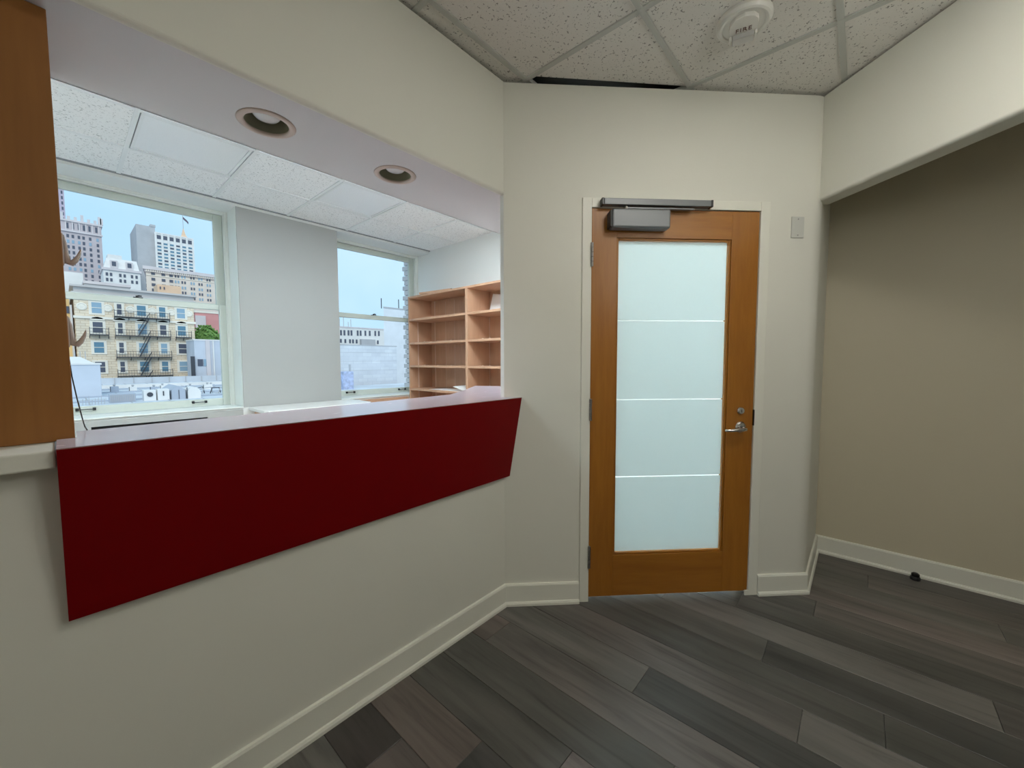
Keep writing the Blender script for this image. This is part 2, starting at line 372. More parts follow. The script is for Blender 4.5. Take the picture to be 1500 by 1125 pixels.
for y in BY[1:]: boxo('ceiling_tee', (XL, y - .012, ZC + .0006), (1.69, y + .012, ZC + .0206), m_gridw, ceil2)
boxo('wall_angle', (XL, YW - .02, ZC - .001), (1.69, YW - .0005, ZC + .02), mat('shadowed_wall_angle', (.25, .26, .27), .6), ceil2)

def troffer(name, x, y, sx, sy, z, lens_mat, label, group, par=None):
    r = empty(name, (x + sx / 2, y + sy / 2, z), label, 'ceiling light', group)
    bm = new_bm(); w = .034; e = .018
    for lo, hi in (((x + e, y + e), (x + sx - e, y + w)), ((x + e, y + sy - w), (x + sx - e, y + sy - e)), ((x + e, y + w), (x + w, y + sy - w)), ((x + sx - w, y + w), (x + sx - e, y + sy - w))):
        bbox(bm, (*lo, z), (*hi, z + .05))
    obj('frame', bm, m_gridw, r)
    boxo('lens', (x + w, y + w, z + .006), (x + sx - w, y + sy - w, z + .012), lens_mat, r)
    boxo('housing', (x + .01, y + .01, z + .05), (x + sx - .01, y + sy - .01, z + .12), m_gridw, r)
    return r
l_room = emit('lit_lens_room', (1.0, 0.96, 0.87), ROOM_LAMP); l_back = emit('fill_lens_office', (0.80, 0.93, 1.0), BACK_FILL); l_hall = emit('lit_lens_corridor', (0.84, 0.96, 1.0), HALL_LAMP)
m_lens = mat('prismatic_lens', (0.86, 0.88, 0.90), 0.3)
v = coords(m_lens); n1 = N(m_lens, 'ShaderNodeTexVoronoi', Scale=110.0); L(m_lens, v, n1.inputs['Vector']); bump(m_lens, n1.outputs['Distance'], .2, .004)
for q, (i, j) in enumerate(sorted(LAMPS1)): troffer('ceiling_troffer', NX[i], NY[j + 1], TX, TY, ZC + .002, l_room, 'lit square ceiling light in the waiting room just above the top of the view', 'lit waiting room ceiling lights')
for i, j in HALLL: troffer('ceiling_troffer', NX[i], NY[j + 1], TX, TY, ZC + .002, l_hall, 'lit square ceiling light in the corridor behind the frosted door', 'corridor ceiling lights')
for i, j in FILLS2: troffer('ceiling_troffer', BX[i], BY[j + 1], .5875, .595, ZC + .002, l_back, 'added square fill light for the office, hidden by the soffit, ' + ('nearer the wooden partition' if i == 3 else 'nearer the bookcase'), 'added office fill lights')  # added above the soffit, out of view, to brighten the office
for (i, j), lb in (((5, 1), 'unlit square ceiling light panel above the left sash window'), ((7, 1), 'unlit square ceiling light panel above the white pier and right window')):
    troffer('ceiling_light_panel', BX[i], BY[j + 1], .5875, .595, ZC + .002, m_lens, lb, 'unlit ceiling light panels in the office')

pg = empty('fill_globe', (-4.1, -.9, 1.8), 'added fill light globe, unseen behind the viewer at the far left', 'added fill light')  # no lamp known here; added to light the waiting room walls
bm = new_bm(); bmesh.ops.create_uvsphere(bm, u_segments=32, v_segments=18, radius=.2, matrix=Matrix.Translation((-4.1, -.9, 1.8))); obj('fill_sphere', bm, emit('fill_glow_left', (1.0, 0.98, 0.93), GLOBE_FILL), pg, smooth=True)
bm = new_bm(); btube(bm, [(-4.1, -.9, 2.0), (-4.1, -.9, ZC)], .008, 8); obj('stem', bm, m_steel, pg)
bm = new_bm(); blathe(bm, [(0, 0), (.06, 0), (.06, -.02), (.02, -.04), (0, -.04)], (-4.1, -.9, ZC), 20, None, True); obj('canopy', bm, m_gridw, pg)
dl = empty('fill_globe', (-.3, -2.35, 2.2), 'added fill light globe, unseen beyond the right edge of view', 'added fill light')  # added out of view to light the bulkhead and door wall
bm = new_bm(); blathe(bm, [(0, 0), (.06, 0), (.06, -.02), (.02, -.04), (0, -.04)], (-.3, -2.35, ZC), 20, None, True); obj('canopy', bm, m_gridw, dl)
bm = new_bm(); btube(bm, [(-.3, -2.35, 2.34), (-.3, -2.35, ZC)], .008, 8); obj('stem', bm, m_steel, dl)
bm = new_bm(); bmesh.ops.create_uvsphere(bm, u_segments=32, v_segments=18, radius=.16, matrix=Matrix.Translation((-.3, -2.35, 2.2))); obj('fill_sphere', bm, emit('fill_glow_right', (1.0, 0.98, 0.92), DOME_FILL), dl, smooth=True)
struct(boxo('floor_office', (XL, .46, -.0119), (1.69, YW, 0), paint('bounce_office_floor', (.85, .85, .84), .6)), 'unseen office floor behind the counter, made pale to bounce light')  # out of view; pale so it bounces light up to the ceiling
# baseboards
def baseboard(name, path, label):
    prof = [(0, 0), (.024, 0), (.024, .012), (.019, .020), (.013, .022), (.013, .108), (.009, .116), (0, .118)]
    P = [Vector(p) for p in path]; rings = []
    for i, p in enumerate(P):
        d0 = (P[i] - P[i - 1]).normalized() if i > 0 else (P[1] - P[0]).normalized(); d1 = (P[i + 1] - P[i]).normalized() if i < len(P) - 1 else d0
        n0 = Vector((d0.y, -d0.x)); n1 = Vector((d1.y, -d1.x)); b = n0 + n1; b = b / b.dot(n0)
        rings.append([(p.x + b.x * d, p.y + b.y * d, z) for d, z in prof])
    bm = new_bm(); bloft(bm, rings); return struct(obj(name, bm, m_trim), label)
baseboard('baseboard_left', [(XL, -.0005), (0, -.0005), tuple(DW(.406, -.0005)[:2])], 'white baseboard under the counter wall running to the door')
baseboard('baseboard_right', [tuple(DW(1.426, -.0005)[:2]), tuple(DW(uR, -.0005)[:2]), (1.8715, -1.2125), (1.8715, YB)], 'white baseboard right of the door and along the alcove')

# ================================================================== DOOR
door = empty('door_1', DW(.915, 0, 0), 'stained wooden door with a tall frosted glass panel', None, None, 'structure')
bm = new_bm()
for lo, hi in (((.409, -.008, 0), (.4585, .115, 2.165)), ((1.3725, -.008, 0), (1.424, .115, 2.165)), ((.4585, -.008, 2.1175), (1.3725, .115, 2.165))): bbox(bm, lo, hi, DM)
bbox(bm, (.4585, .052, 0), (.474, .10, 2.1175), DM); bbox(bm, (1.357, .052, 0), (1.3725, .10, 2.1175), DM)
obj('door_frame', bm, m_trim, door, .002)
zb, ztp = .024, 2.1140; ul, ur = .4610, 1.3700; g0, g1, gz0, gz1 = .607, 1.208, .266, 1.955
boxo('stile', (ul, .0, zb), (g0 - .012, .045, ztp), m_door, door, .0015, DM); boxo('stile', (g1 + .012, 0, zb), (ur, .045, ztp), m_door, door, .0015, DM)
boxo('rail', (g0 - .012, .0003, gz1 + .012), (g1 + .012, .045, ztp), m_door_h, door, .0015, DM); boxo('rail', (g0 - .012, .0003, zb), (g1 + .012, .045, gz0 - .012), m_door_h, door, .0015, DM)
for nm, lo, hi, mm in (('glazing_bead', (g0 - .012, .006, gz0 - .012), (g0, .04, gz1 + .012), m_door), ('glazing_bead', (g1, .006, gz0 - .012), (g1 + .012, .04, gz1 + .012), m_door), ('glazing_bead', (g0, .006, gz0 - .012), (g1, .04, gz0), m_door_h), ('glazing_bead', (g0, .006, gz1), (g1, .04, gz1 + .012), m_door_h)):
    boxo(nm, lo, hi, mm, door, .004, DM)
pane = boxo('glass_pane', (g0, .021, gz0), (g1, .027, gz1), m_glass, door, 0, DM)
cuts = [gz0 + .002, .687, 1.112, 1.538, gz1 - .002]
for k in range(4): boxo('frosted_film', (g0 + .003, .0195, cuts[k] + (.003 if k else 0)), (g1 - .003, .0205, cuts[k + 1] - (.003 if k < 3 else 0)), m_film, pane, 0, DM)
# hinges
for z0, z1 in ((1.814, 1.937), (1.003, 1.121), (.192, .315)):
    hg = boxo('hinge', (.4555, -.0095, z0), (.4640, -.0005, z1), m_hinge, door, .001, DM)
    n = 5; hh = (z1 - z0) / n
    for k in range(n):
        bm = new_bm(); p = DW(.4598, -.012, z0 + k * hh + .0012); btube(bm, [p, p + Vector((0, 0, hh - .0024))], .0075, 12)
        obj('hinge_knuckle', bm, m_hinge, hg, smooth=False)
# lever and cylinder
RX = DM @ Matrix.Rotation(PI / 2, 4, 'X')     # lathe axis pointing out of the door
def door_lathe(name, prof, u, z, m, par):
    bm = new_bm(); blathe(bm, prof, DW(u, 0, z), 28, RX, True); return obj(name, bm, m, par, smooth=False)
cy = door_lathe('lock_cylinder', [(.0, .0), (.021, .0), (.0205, .006), (.0165, .012), (.0155, .013), (.0, .013)], 1.298, 1.048, m_steel, door)
boxo('key_slot', (1.2972, -.0142, 1.040), (1.2988, -.0128, 1.056), m_dark, cy, 0, DM)
rs = door_lathe('lever_rose', [(.0, .0), (.031, .0), (.031, .004), (.024, .011), (.014, .014), (.0, .014)], 1.301, .957, m_steel, door)
bm = new_bm(); pts = [DW(1.301, -.010, .957), DW(1.301, -.040, .955), DW(1.297, -.052, .953), DW(1.280, -.056, .952), DW(1.250, -.055, .950), DW(1.220, -.052, .947), DW(1.198, -.046, .946), DW(1.190, -.040, .9455)]
btube(bm, pts, [.009, .009, .0095, .0095, .0090, .0085, .0080, .0060], 12); obj('lever', bm, m_steel, rs, smooth=True)
boxo('strike_plate', (1.3685, -.0088, .966), (1.3738, .02, 1.053), m_black, door, 0, DM)
# closer
cb = boxo('closer_body', (.548, -.066, 2.000), (.852, .0, 2.094), m_alu, door, .009, DM, seg=3)
boxo('closer_cover_end', (.5405, -.060, 2.006), (.5475, .0, 2.088), mat('dark_closer_end', (.03, .03, .032), .5), cb, .002, DM)
tr = boxo('closer_track', (.512, -.045, 2.1195), (1.076, -.008, 2.152), m_alu, door, .003, DM)
for u0, u1 in ((.500, .512), (1.076, 1.087)): boxo('track_end_cap', (u0, -.046, 2.118), (u1, -.008, 2.153), m_black, tr, .002, DM)
boxo('closer_arm', (.63, -.036, 2.104), (.99, -.018, 2.112), m_alu, door, .001, DM)
bm = new_bm(); p = DW(.63, -.027, 2.090); btube(bm, [p, p + Vector((0, 0, .026))], .011, 14); obj('arm_pivot', bm, m_steel, door)
boxo('threshold_shoe', (1.352, -.009, .001), (1.372, -.002, .030), m_trim, door, .001, DM @ Matrix.Identity(4))

# blank wall plate
pl = empty('wall_plate', DW(1.582, 0, 1.98), 'small grey blank wall plate high on the wall right of the door', 'wall plate')
boxo('plate', (1.547, -.007, 1.981), (1.617, -.0004, 2.093), m_plate, pl, .0025, DM)
for z in (1.995, 2.079): 
    bm = new_bm(); blathe(bm, [(0, .0), (.0042, .0), (.0035, .0085), (0, .0088)], DW(1.582, 0, z), 10, RX, True); obj('screw', bm, m_hinge, pl)

# ================================================================== COUNTER
ctr = empty('reception_counter', (-.75, 0, .71), 'long deep red reception counter with glossy top on the half wall', 'counter')
top = [(-1.552, -.067), (.066, -.067), (.002, -.003), (.14, .004), (.18, .03), (.74, .47), (.70, .56), (.560, .815), (.206, .545), (-.07, .356), (-.353, .330), (-.637, .300), (-1.217, .258), (-1.517, .228), (-1.517, .0935), (-1.552, .0935)]
bm = new_bm(); bprism(bm, top, 1.1285, 1.131); obj('countertop', bm, m_redtop, ctr)
bm = new_bm(); zt, zbm = 1.1283, .71
bloft(bm, [[(-1.552, -.067, zt), (-1.552, -.0215, zbm), (-1.552, -.001, zbm), (-1.552, -.001, zt)], [(.0655, -.067, zt), (.0195, -.0215, zbm), (-.001, -.001, zbm), (-.001, -.001, zt)]])
obj('front_panel', bm, m_red, ctr, .0008)
# ledge cap
struct(boxo('trim_1', (XL, -.045, 1.084), (-1.5535, .45, 1.1255), m_trim, None, .004), 'cream ledge cap on the half wall left of the red counter')
# wooden partition with two hooks
wp = tag(boxo('wood_partition', (-2.6, .0955, 1.1262), (-1.5205, .44, 2.171), m_panel, None, .0015), 'tall honey coloured wooden partition at the left edge beside the counter', 'partition')
def hook(zc, label):
    r = empty('coat_hook', (-1.5205, .26, zc), label, 'hook', 'coat hooks on the wooden partition')
    boxo('back_plate', (-1.5203, .250, zc), (-1.5165, .270, zc + .086), m_hook, r, .0015)
    bm = new_bm(); Y = .26
    pts = [(-1.516, Y, zc + .083), (-1.5135, Y, zc + .060), (-1.5120, Y, zc + .030), (-1.510, Y, zc + .008), (-1.504, Y, zc + .0065), (-1.496, Y, zc + .016), (-1.489, Y, zc + .030), (-1.4855, Y, zc + .043), (-1.484, Y, zc + .049)]
    btube(bm, pts, [.0020, .0042, .0054, .0074, .0076, .0062, .0044, .0026, .0014], 12); obj('curved_prong', bm, m_hook, r, smooth=True)
hook(1.592, 'upper curved taupe coat hook on the edge of the wooden partition'); hook(1.366, 'lower curved taupe coat hook on the edge of the wooden partition')
bm = new_bm(); btube(bm, [(-1.5195, .33, 1.33), (-1.5165, .32, 1.28), (-1.510, .30, 1.22), (-1.503, .27, 1.165), (-1.4985, .25, 1.138), (-1.496, .22, 1.1335)], .0016, 6)
tag(obj('cable', bm, m_black), 'thin black cable hanging beside the wooden partition onto the counter', 'cable')

# recessed can lights
for (cx, cy), lb in zip(CANS, ('recessed round downlight in the soffit, nearer the wooden partition', 'recessed round downlight in the soffit, nearer the bookcase')):
    r = empty('recessed_downlight', (cx, cy, Z0), lb, 'ceiling light', 'recessed downlights in the soffit')
    bm = new_bm(); blathe(bm, [(.070, .004), (.069, -.001), (.074, -.006), (.088, -.004), (.093, -.0003), (.078, .002)], (cx, cy, Z0), 40); obj('trim_ring', bm, mat('beige_trim_ring', (.52, .42, .36), .4), r, smooth=True)
    bm = new_bm(); blathe(bm, [(.0715, .002), (.066, .03), (.060, .075), (.058, .10), (.0, .105)], (cx, cy, Z0), 36); obj('baffle', bm, mat('olive_baffle', (.22, .22, .14), .5), r, smooth=True)
    bm = new_bm(); blathe(bm, [(.0, .014), (.020, .015), (.036, .020), (.044, .028), (.046, .040), (.032, .090), (.0, .091)], (cx, cy, Z0), 30); obj('bulb', bm, mat('reflector_bulb_glass', (.75, .75, .75), .12, 0.0, .8), r, smooth=True)

# ================================================================== FIRE STROBE
DX, DY, DZ = .412, -.985, ZC + .006
fs = empty('fire_alarm_strobe', (DX, DY, DZ), 'round white fire alarm strobe on the speckled ceiling', 'fire alarm')
bm = new_bm(); blathe(bm, [(.0, .0), (.104, .0), (.104, -.012), (.098, -.022), (.090, -.026), (.082, -.024), (.078, -.020), (.0, -.020)], (DX, DY, DZ), 48); obj('base_ring', bm, mat('ivory_plastic', (.74, .73, .68), .35), fs, .0)
phi = math.radians(105.0)
SM = Matrix.Translation((DX, DY, DZ)) @ Matrix.Rotation(phi, 4, 'Z')
m_iv = MATS['ivory_plastic']
bm = new_bm(); bprism(bm, [(-.052, -.050), (.052, -.050), (.054, .010), (.050, .036), (.034, .060), (0, .070), (-.034, .060), (-.050, .036), (-.054, .010)], -.036, -.018, SM); obj('strobe_housing', bm, m_iv, fs, .003)
bm = new_bm(); bbox(bm, (-.040, -.060, -.056), (.040, -.020, -.035), SM); obj('strobe_lens', bm, mat('clear_strobe_lens', (.55, .55, .54), .08, .3, .9), fs, .004)
for sx in (-1, 1): 
    bm = new_bm(); bbox(bm, (sx * .047 - .004, -.054, -.052), (sx * .047 + .004, -.022, -.034), SM); obj('lens_bracket', bm, m_iv, fs, .001)
tcv = bpy.data.curves.new('fire_text', 'FONT'); tcv.body = 'FIRE'; tcv.size = .030; tcv.align_x = 'CENTER'; tcv.extrude = .0006; tcv.space_character = 1.15
to = bpy.data.objects.new('fire_text', tcv); COL.objects.link(to); bpy.context.view_layer.update()
tme_ = bpy.data.meshes.new_from_object(to); bpy.data.objects.remove(to)
bm = new_bm(); bm.from_mesh(tme_); bpy.data.meshes.remove(tme_)
bmesh.ops.transform(bm, matrix=SM @ Matrix.Translation((0, -.012, -.0364)) @ Matrix.Rotation(PI, 4, 'Y') , verts=bm.verts)
obj('fire_lettering', bm, mat('red_brown_print', (.09, .03, .02), .5), fs)

# small dark door stop on the floor
ds = empty('floor_doorstop', (1.815, -1.70, 0), 'small black round doorstop on the floor against the alcove baseboard', 'doorstop')
bm = new_bm(); blathe(bm, [(.0, .0), (.024, .0), (.024, .012), (.020, .020), (.0, .020)], (1.815, -1.70, 0), 24); obj('base', bm, m_black, ds, .001)
bm = new_bm(); blathe(bm, [(.0, .020), (.017, .020), (.019, .024), (.019, .034), (.012, .040), (.0, .041)], (1.815, -1.70, 0), 24); obj('rubber_cap', bm, mat('glossy_black_rubber', (.01, .01, .01), .2), ds, .0)

# ================================================================== WINDOWS
def window(name, x0, x1, label, railz):
    r = empty(name, ((x0 + x1) / 2, 3.13, ZS), label, None, None, 'structure')
    bm = new_bm(); f = .026; y0, y1 = 3.115, 3.235
    for lo, hi in (((x0, y0, ZS), (x0 + f, y1, ZH)), ((x1 - f, y0, ZS), (x1, y1, ZH)), ((x0 + f, y0, ZH - .020), (x1 - f, y1, ZH))): bbox(bm, lo, hi)
    obj('frame', bm, m_win, r, .004)
    bm = new_bm()   # stop bead
    for lo, hi in (((x0 + f, y0 + .004, ZS), (x0 + f + .012, y0 + .018, ZH - .02)), ((x1 - f - .012, y0 + .004, ZS), (x1 - f, y0 + .018, ZH - .02)), ((x0 + f, y0 + .004, ZH - .032), (x1 - f, y0 + .018, ZH - .02))): bbox(bm, lo, hi)
    obj('stop_bead', bm, m_win, r, .003)
    xa, xb = x0 + f + .002, x1 - f - .002
    def sash(nm, ya, yb, za, zb, bot, topr, st):
        bm = new_bm()
        for lo, hi in (((xa, ya, za), (xa + st, yb, zb)), ((xb - st, ya, za), (xb, yb, zb)), ((xa + st, ya, za), (xb - st, yb, za + bot)), ((xa + st, ya, zb - topr), (xb - st, yb, zb))): bbox(bm, lo, hi)
        s = obj(nm, bm, m_sash, r, .005)
        boxo('pane', (xa + st - .004, (ya + yb) / 2 - .002, za + bot - .004), (xb - st + .004, (ya + yb) / 2 + .002, zb - topr + .004), m_glass, s)
        return s
    us = sash('upper_sash', 3.176, 3.214, railz - .02, ZH - .022, .055, .062, .072)
    ls = sash('lower_sash', 3.134, 3.172, ZS + .012, railz + .026, .066, .050, .062)
    sill = boxo('window_sill', (x0, YW - .015, ZS - .0005), (x1, 3.14, ZS + .010), m_win, r, .004)
    xm = (x0 + x1) / 2 - .035
    lk = boxo('sash_lock', (xm - .03, 3.140, railz + .0262), (xm + .03, 3.172, railz + .034), m_black, ls, .002)
    bm = new_bm(); btube(bm, [(xm - .012, 3.15, railz + .037), (xm + .006, 3.142, railz + .044), (xm + .022, 3.136, railz + .042)], [.008, .007, .005], 8); obj('lock_lever', bm, m_black, lk)
    for xc in (x0 + .235, x1 - .272):
        lf = None
        for s in (-1, 1):
            b_ = boxo('sash_lift', (xc + s * .046 - .0095, 3.116, ZS + .044), (xc + s * .046 + .0095, 3.1338, ZS + .066), m_black, ls, .002)
            lf = b_
        bm = new_bm(); btube(bm, [(xc - .046, 3.112, ZS + .055), (xc + .046, 3.112, ZS + .055)], .0035, 8); obj('sash_lift_bar', bm, m_black, ls)
    return r
window('window_1', W1[0], W1[1], 'white double hung sash window facing the old stone buildings', 1.825)
window('window_2', W2[0], W2[1], 'white double hung sash window beside the bookcase', 1.855)
# aprons under the sills
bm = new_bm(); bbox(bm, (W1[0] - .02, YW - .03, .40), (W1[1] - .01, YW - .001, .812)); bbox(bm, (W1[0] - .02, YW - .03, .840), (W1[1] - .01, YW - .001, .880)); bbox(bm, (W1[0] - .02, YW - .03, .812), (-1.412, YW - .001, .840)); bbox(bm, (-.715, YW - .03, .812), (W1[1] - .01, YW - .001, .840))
struct(obj('trim_2', bm, MATS['shade_grey_paint']), 'white slotted panel under the left window sill with shade painted in')  # grey painted in to keep the panel dim under the added office lights
boxo('slot_backing', (-1.42, YW - .006, .805), (-.71, YW - .0015, .847), m_dark, bpy.data.objects['trim_2'])
struct(boxo('trim_3', (W2[0] + .1, YW - .02, .30), (W2[1] - .36, YW - .001, .878), m_shelf), 'beech panel under the right window sill')

# white side counter under the pier
wc = empty('side_counter', (.09, 2.6, 0), 'small white topped side counter against the pier between the windows', 'counter')
pts = [(-.405, 2.845), (-.405, 2.42), (-.385, 2.375), (-.34, 2.36)] + [(.50 + .085 * math.sin(t), 2.445 - .085 * math.cos(t)) for t in [PI / 16 * i for i in range(0, 9)]] + [(.585, 2.845)]
bm = new_bm(); bprism(bm, pts, .868, .898); obj('worktop', bm, m_lam, wc, .004)
boxo('base_cabinet', (-.36, 2.42, 0), (.50, 2.84, .867), m_shelf, wc, .002)

# ================================================================== BOOKCASE
bc = empty('bookcase', (1.515, 1.8, 0), 'tall open beech bookcase with two bays beside the right window', 'bookcase')
XF, XB = 1.340, 1.689
YL, YR = 2.843, .72
Y1, Y2 = 1.790, 1.755
ZT = 2.112
def bcbox(nm, lo, hi): return boxo(nm, lo, hi, m_shelf, bc, .001)
bcbox('side_panel', (XF, YL - .018, 0), (XB, YL, ZT)); bcbox('divider', (XF, Y2, 0), (XB, Y1, ZT - .0225)); bcbox('side_panel', (XF, YR, 0), (XB, YR + .018, ZT))
bcbox('top_board', (XF, YR + .0185, ZT - .022), (XB, YL - .0185, ZT)); bcbox('back_panel', (XB - .010, Y1 + .0005, .02), (XB - .001, YL - .0185, ZT - .0225)); bcbox('back_panel', (XB - .010, YR + .0185, .02), (XB - .001, Y2 - .0005, ZT - .0225))
SH = [1.824, 1.536, 1.254, .968, .66, .35, .08]
for z in SH:
    bcbox('shelf', (XF + .003, Y1 + .001, z - .0125), (XB - .011, YL - .019, z + .0125)); bcbox('shelf', (XF + .003, YR + .019, z - .0125), (XB - .011, Y2 - .001, z + .0125))
m_std = mat('pale_shelf_standard', (.66, .48, .38), .4)
for y in (2.745,): boxo('shelf_standard', (XB - .0135, y - .008, .1), (XB - .0105, y + .008, ZT - .03), m_std, bc)
for x in (1.47,): boxo('shelf_standard', (x - .008, YL - .0215, .1), (x + .008, YL - .0188, SH[0] - .02), m_std, bc); boxo('shelf_standard', (XB - .022, Y2 - .0035, .1), (XB - .011, Y2 - .0008, SH[0] - .02), m_std, bc)
for y in (2.53, 2.36, 2.16): boxo('back_batten', (XB - .0122, y - .002, .1), (XB - .0103, y + .002, ZT - .05), m_std, bc)
for z in SH[1:3]:
    for y in (2.55, 2.30, 2.06, 1.55, 1.45): boxo('shelf_clip', (XF + .02, y - .008, z + .0128), (XF + .034, y + .008, z + .019), m_std, bc, .001)
# loose things on the bookcase
lb = Matrix.Translation((1.50, 2.36, ZT + .0005)) @ Matrix.Rotation(math.radians(8), 4, 'Z')
wb = empty('loose_board', (1.50, 2.36, ZT), 'thin loose brown board lying on top of the bookcase', 'board')
bm = new_bm(); bbox(bm, (-.15, -.26, 0), (.15, .24, .020), lb); obj('board', bm, m_shelf, wb, .001)
bm = new_bm(); bbox(bm, (-.15, -.266, .001), (.15, -.2603, .020), lb); obj('dark_edge_band', bm, mat('dark_brown_band', (.05, .03, .02), .5), wb)
def sheet(name, pts, label, grp):
    bm = new_bm(); f = [bm.verts.new(p) for p in pts]; bm.faces.new(f)
    ex = bmesh.ops.extrude_face_region(bm, geom=bm.faces[:]); bmesh.ops.translate(bm, vec=(0, 0, .0025), verts=[e for e in ex['geom'] if isinstance(e, bmesh.types.BMVert)])
    return tag(obj(name, bm, m_paper), label, 'paper', grp)
zs = SH[3] + .013
sheet('paper_sheet', [(1.36, 2.46, zs), (1.36, 1.90, zs), (1.60, 1.93, zs), (1.60, 2.44, zs)], 'white paper lying flat on a bookcase shelf above the counter', 'papers on the bookcase')
sheet('leaning_paper', [(1.352, 1.795, zs + .003), (1.352, 2.02, zs + .050), (1.56, 2.02, zs + .058), (1.56, 1.795, zs + .003)], 'white folded paper tilted up on a bookcase shelf', 'papers on the bookcase')
sheet('clear_sheet', [(1.60, 1.69, SH[0] + .013), (1.60, 1.46, SH[0] + .013), (1.665, 1.46, SH[0] + .20), (1.665, 1.69, SH[0] + .235)], 'pale sheet leaning in the top compartment of the right bay', 'papers on the bookcase')

# ================================================================== OUTSIDE
def ext(name, col, rough=0.8, var=.06, sc=.4):
    m = mat(name, col, rough, spec=.2); v = coords(m)
    n = N(m, 'ShaderNodeTexNoise', Scale=sc, Detail=5.0); L(m, v, n.inputs['Vector'])
    L(m, ramp(m, n.outputs['Fac'], [(0.3, tuple(c * (1 - var) for c in col)), (0.7, tuple(min(1, c * (1 + var)) for c in col))]), bsdf(m).inputs['Base Color'])
    return m
e_stone = ext('pale_stone_facade', (.86, .74, .58)); e_trimst = ext('ivory_stone_trim', (.90, .84, .74)); e_lav = ext('lavender_grey_stone', (.60, .53, .55)); e_lavl = ext('pale_lavender_stone', (.72, .66, .67))
e_grey = ext('blue_grey_concrete', (.50, .50, .52)); e_white = ext('white_render', (.84, .82, .80)); e_tan = ext('pale_tan_brick', (.80, .70, .62)); e_orange = ext('peach_wall', (.86, .60, .42)); e_yellow = ext('yellow_ochre_wall', (.88, .62, .30))
e_pink = ext('dusty_red_wall', (.72, .34, .33)); e_blue = ext('pale_blue_wall', (.62, .66, .74)); e_roof = ext('pale_membrane_roof', (.62, .65, .70), .8, .15, .25); e_wall2 = ext('weathered_white_block', (.72, .74, .78), .85, .06, .5)
def ashlar(m, dark, bw, bh):
    t = N(m, 'ShaderNodeTexCoord'); mp = N(m, 'ShaderNodeMapping'); mp.inputs['Rotation'].default_value = (-PI / 2, 0, 0); L(m, t.outputs['Object'], mp.inputs['Vector'])
    br = N(m, 'ShaderNodeTexBrick'); br.inputs['Scale'].default_value = 1.0; br.inputs['Brick Width'].default_value = bw; br.inputs['Row Height'].default_value = bh; br.inputs['Mortar Size'].default_value = .035
    c = bsdf(m).inputs['Base Color']; src_ = c.links[0].from_socket
    mx = N(m, 'ShaderNodeMix', data_type='RGBA', blend_type='MULTIPLY'); mx.inputs[0].default_value = 1.0
    br.inputs['Color1'].default_value = (1, 1, 1, 1); br.inputs['Color2'].default_value = (.90, .90, .92, 1); br.inputs['Mortar'].default_value = (*dark, 1)
    L(m, mp.outputs[0], br.inputs['Vector']); L(m, src_, mx.inputs[6]); L(m, br.outputs['Color'], mx.inputs[7]); L(m, mx.outputs[2], c)
ashlar(e_stone, (.72, .66, .60), 1.1, .42); ashlar(e_wall2, (.86, .87, .9), 1.6, .6)
e_iron = mat('black_iron', (.06, .065, .08), .6); e_winb = mat('blue_window_glass', (.13, .26, .36), .2); e_wind = mat('dark_window_glass', (.10, .11, .15), .25); e_winl = mat('pale_window_glass', (.30, .44, .56), .2)
e_duct = ext('galvanised_duct', (.46, .50, .58), .5); e_leaf = ext('tree_leaf_green', (.20, .34, .10), .8, .4, 2.0); e_bark = mat('tree_bark', (.12, .09, .06), .9)
ZG = -16.0
struct(boxo('ground', (-400, 4.5, ZG - .5), (600, 900, ZG), ext('street_asphalt', (.30, .31, .34))), 'city street level far below')
def bld(name, x0, x1, y0, y1, z1, m, label, parapet=0.0, pm=None):
    r = empty(name, ((x0 + x1) / 2, (y0 + y1) / 2, ZG), label, 'building')
    boxo('walls', (x0, y0, ZG), (x1, y1, z1), m, r)
    if parapet: boxo('parapet', (x0 - parapet * .4, y0 - parapet * .4, z1 - parapet), (x1 + parapet * .4, y1, z1 + parapet * .15), pm or m, r)
    return r
WME = {}
def win(par, x, z, w, h, y, m, name='window', d=.12, face='y'):
    k = (round(w, 2), round(h, 2), m.name, d, face)
    if k not in WME:
        bm = new_bm()
        if face == 'y': bbox(bm, (-w / 2, -d, -h / 2), (w / 2, .02, h / 2))
        else: bbox(bm, (-d, -w / 2, -h / 2), (.02, w / 2, h / 2))
        bmesh.ops.recalc_face_normals(bm, faces=bm.faces)
        me = bpy.data.meshes.new(name); bm.to_mesh(me); bm.free(); me.materials.append(m); WME[k] = me
    return inst(name, WME[k], (x, y, z), par)
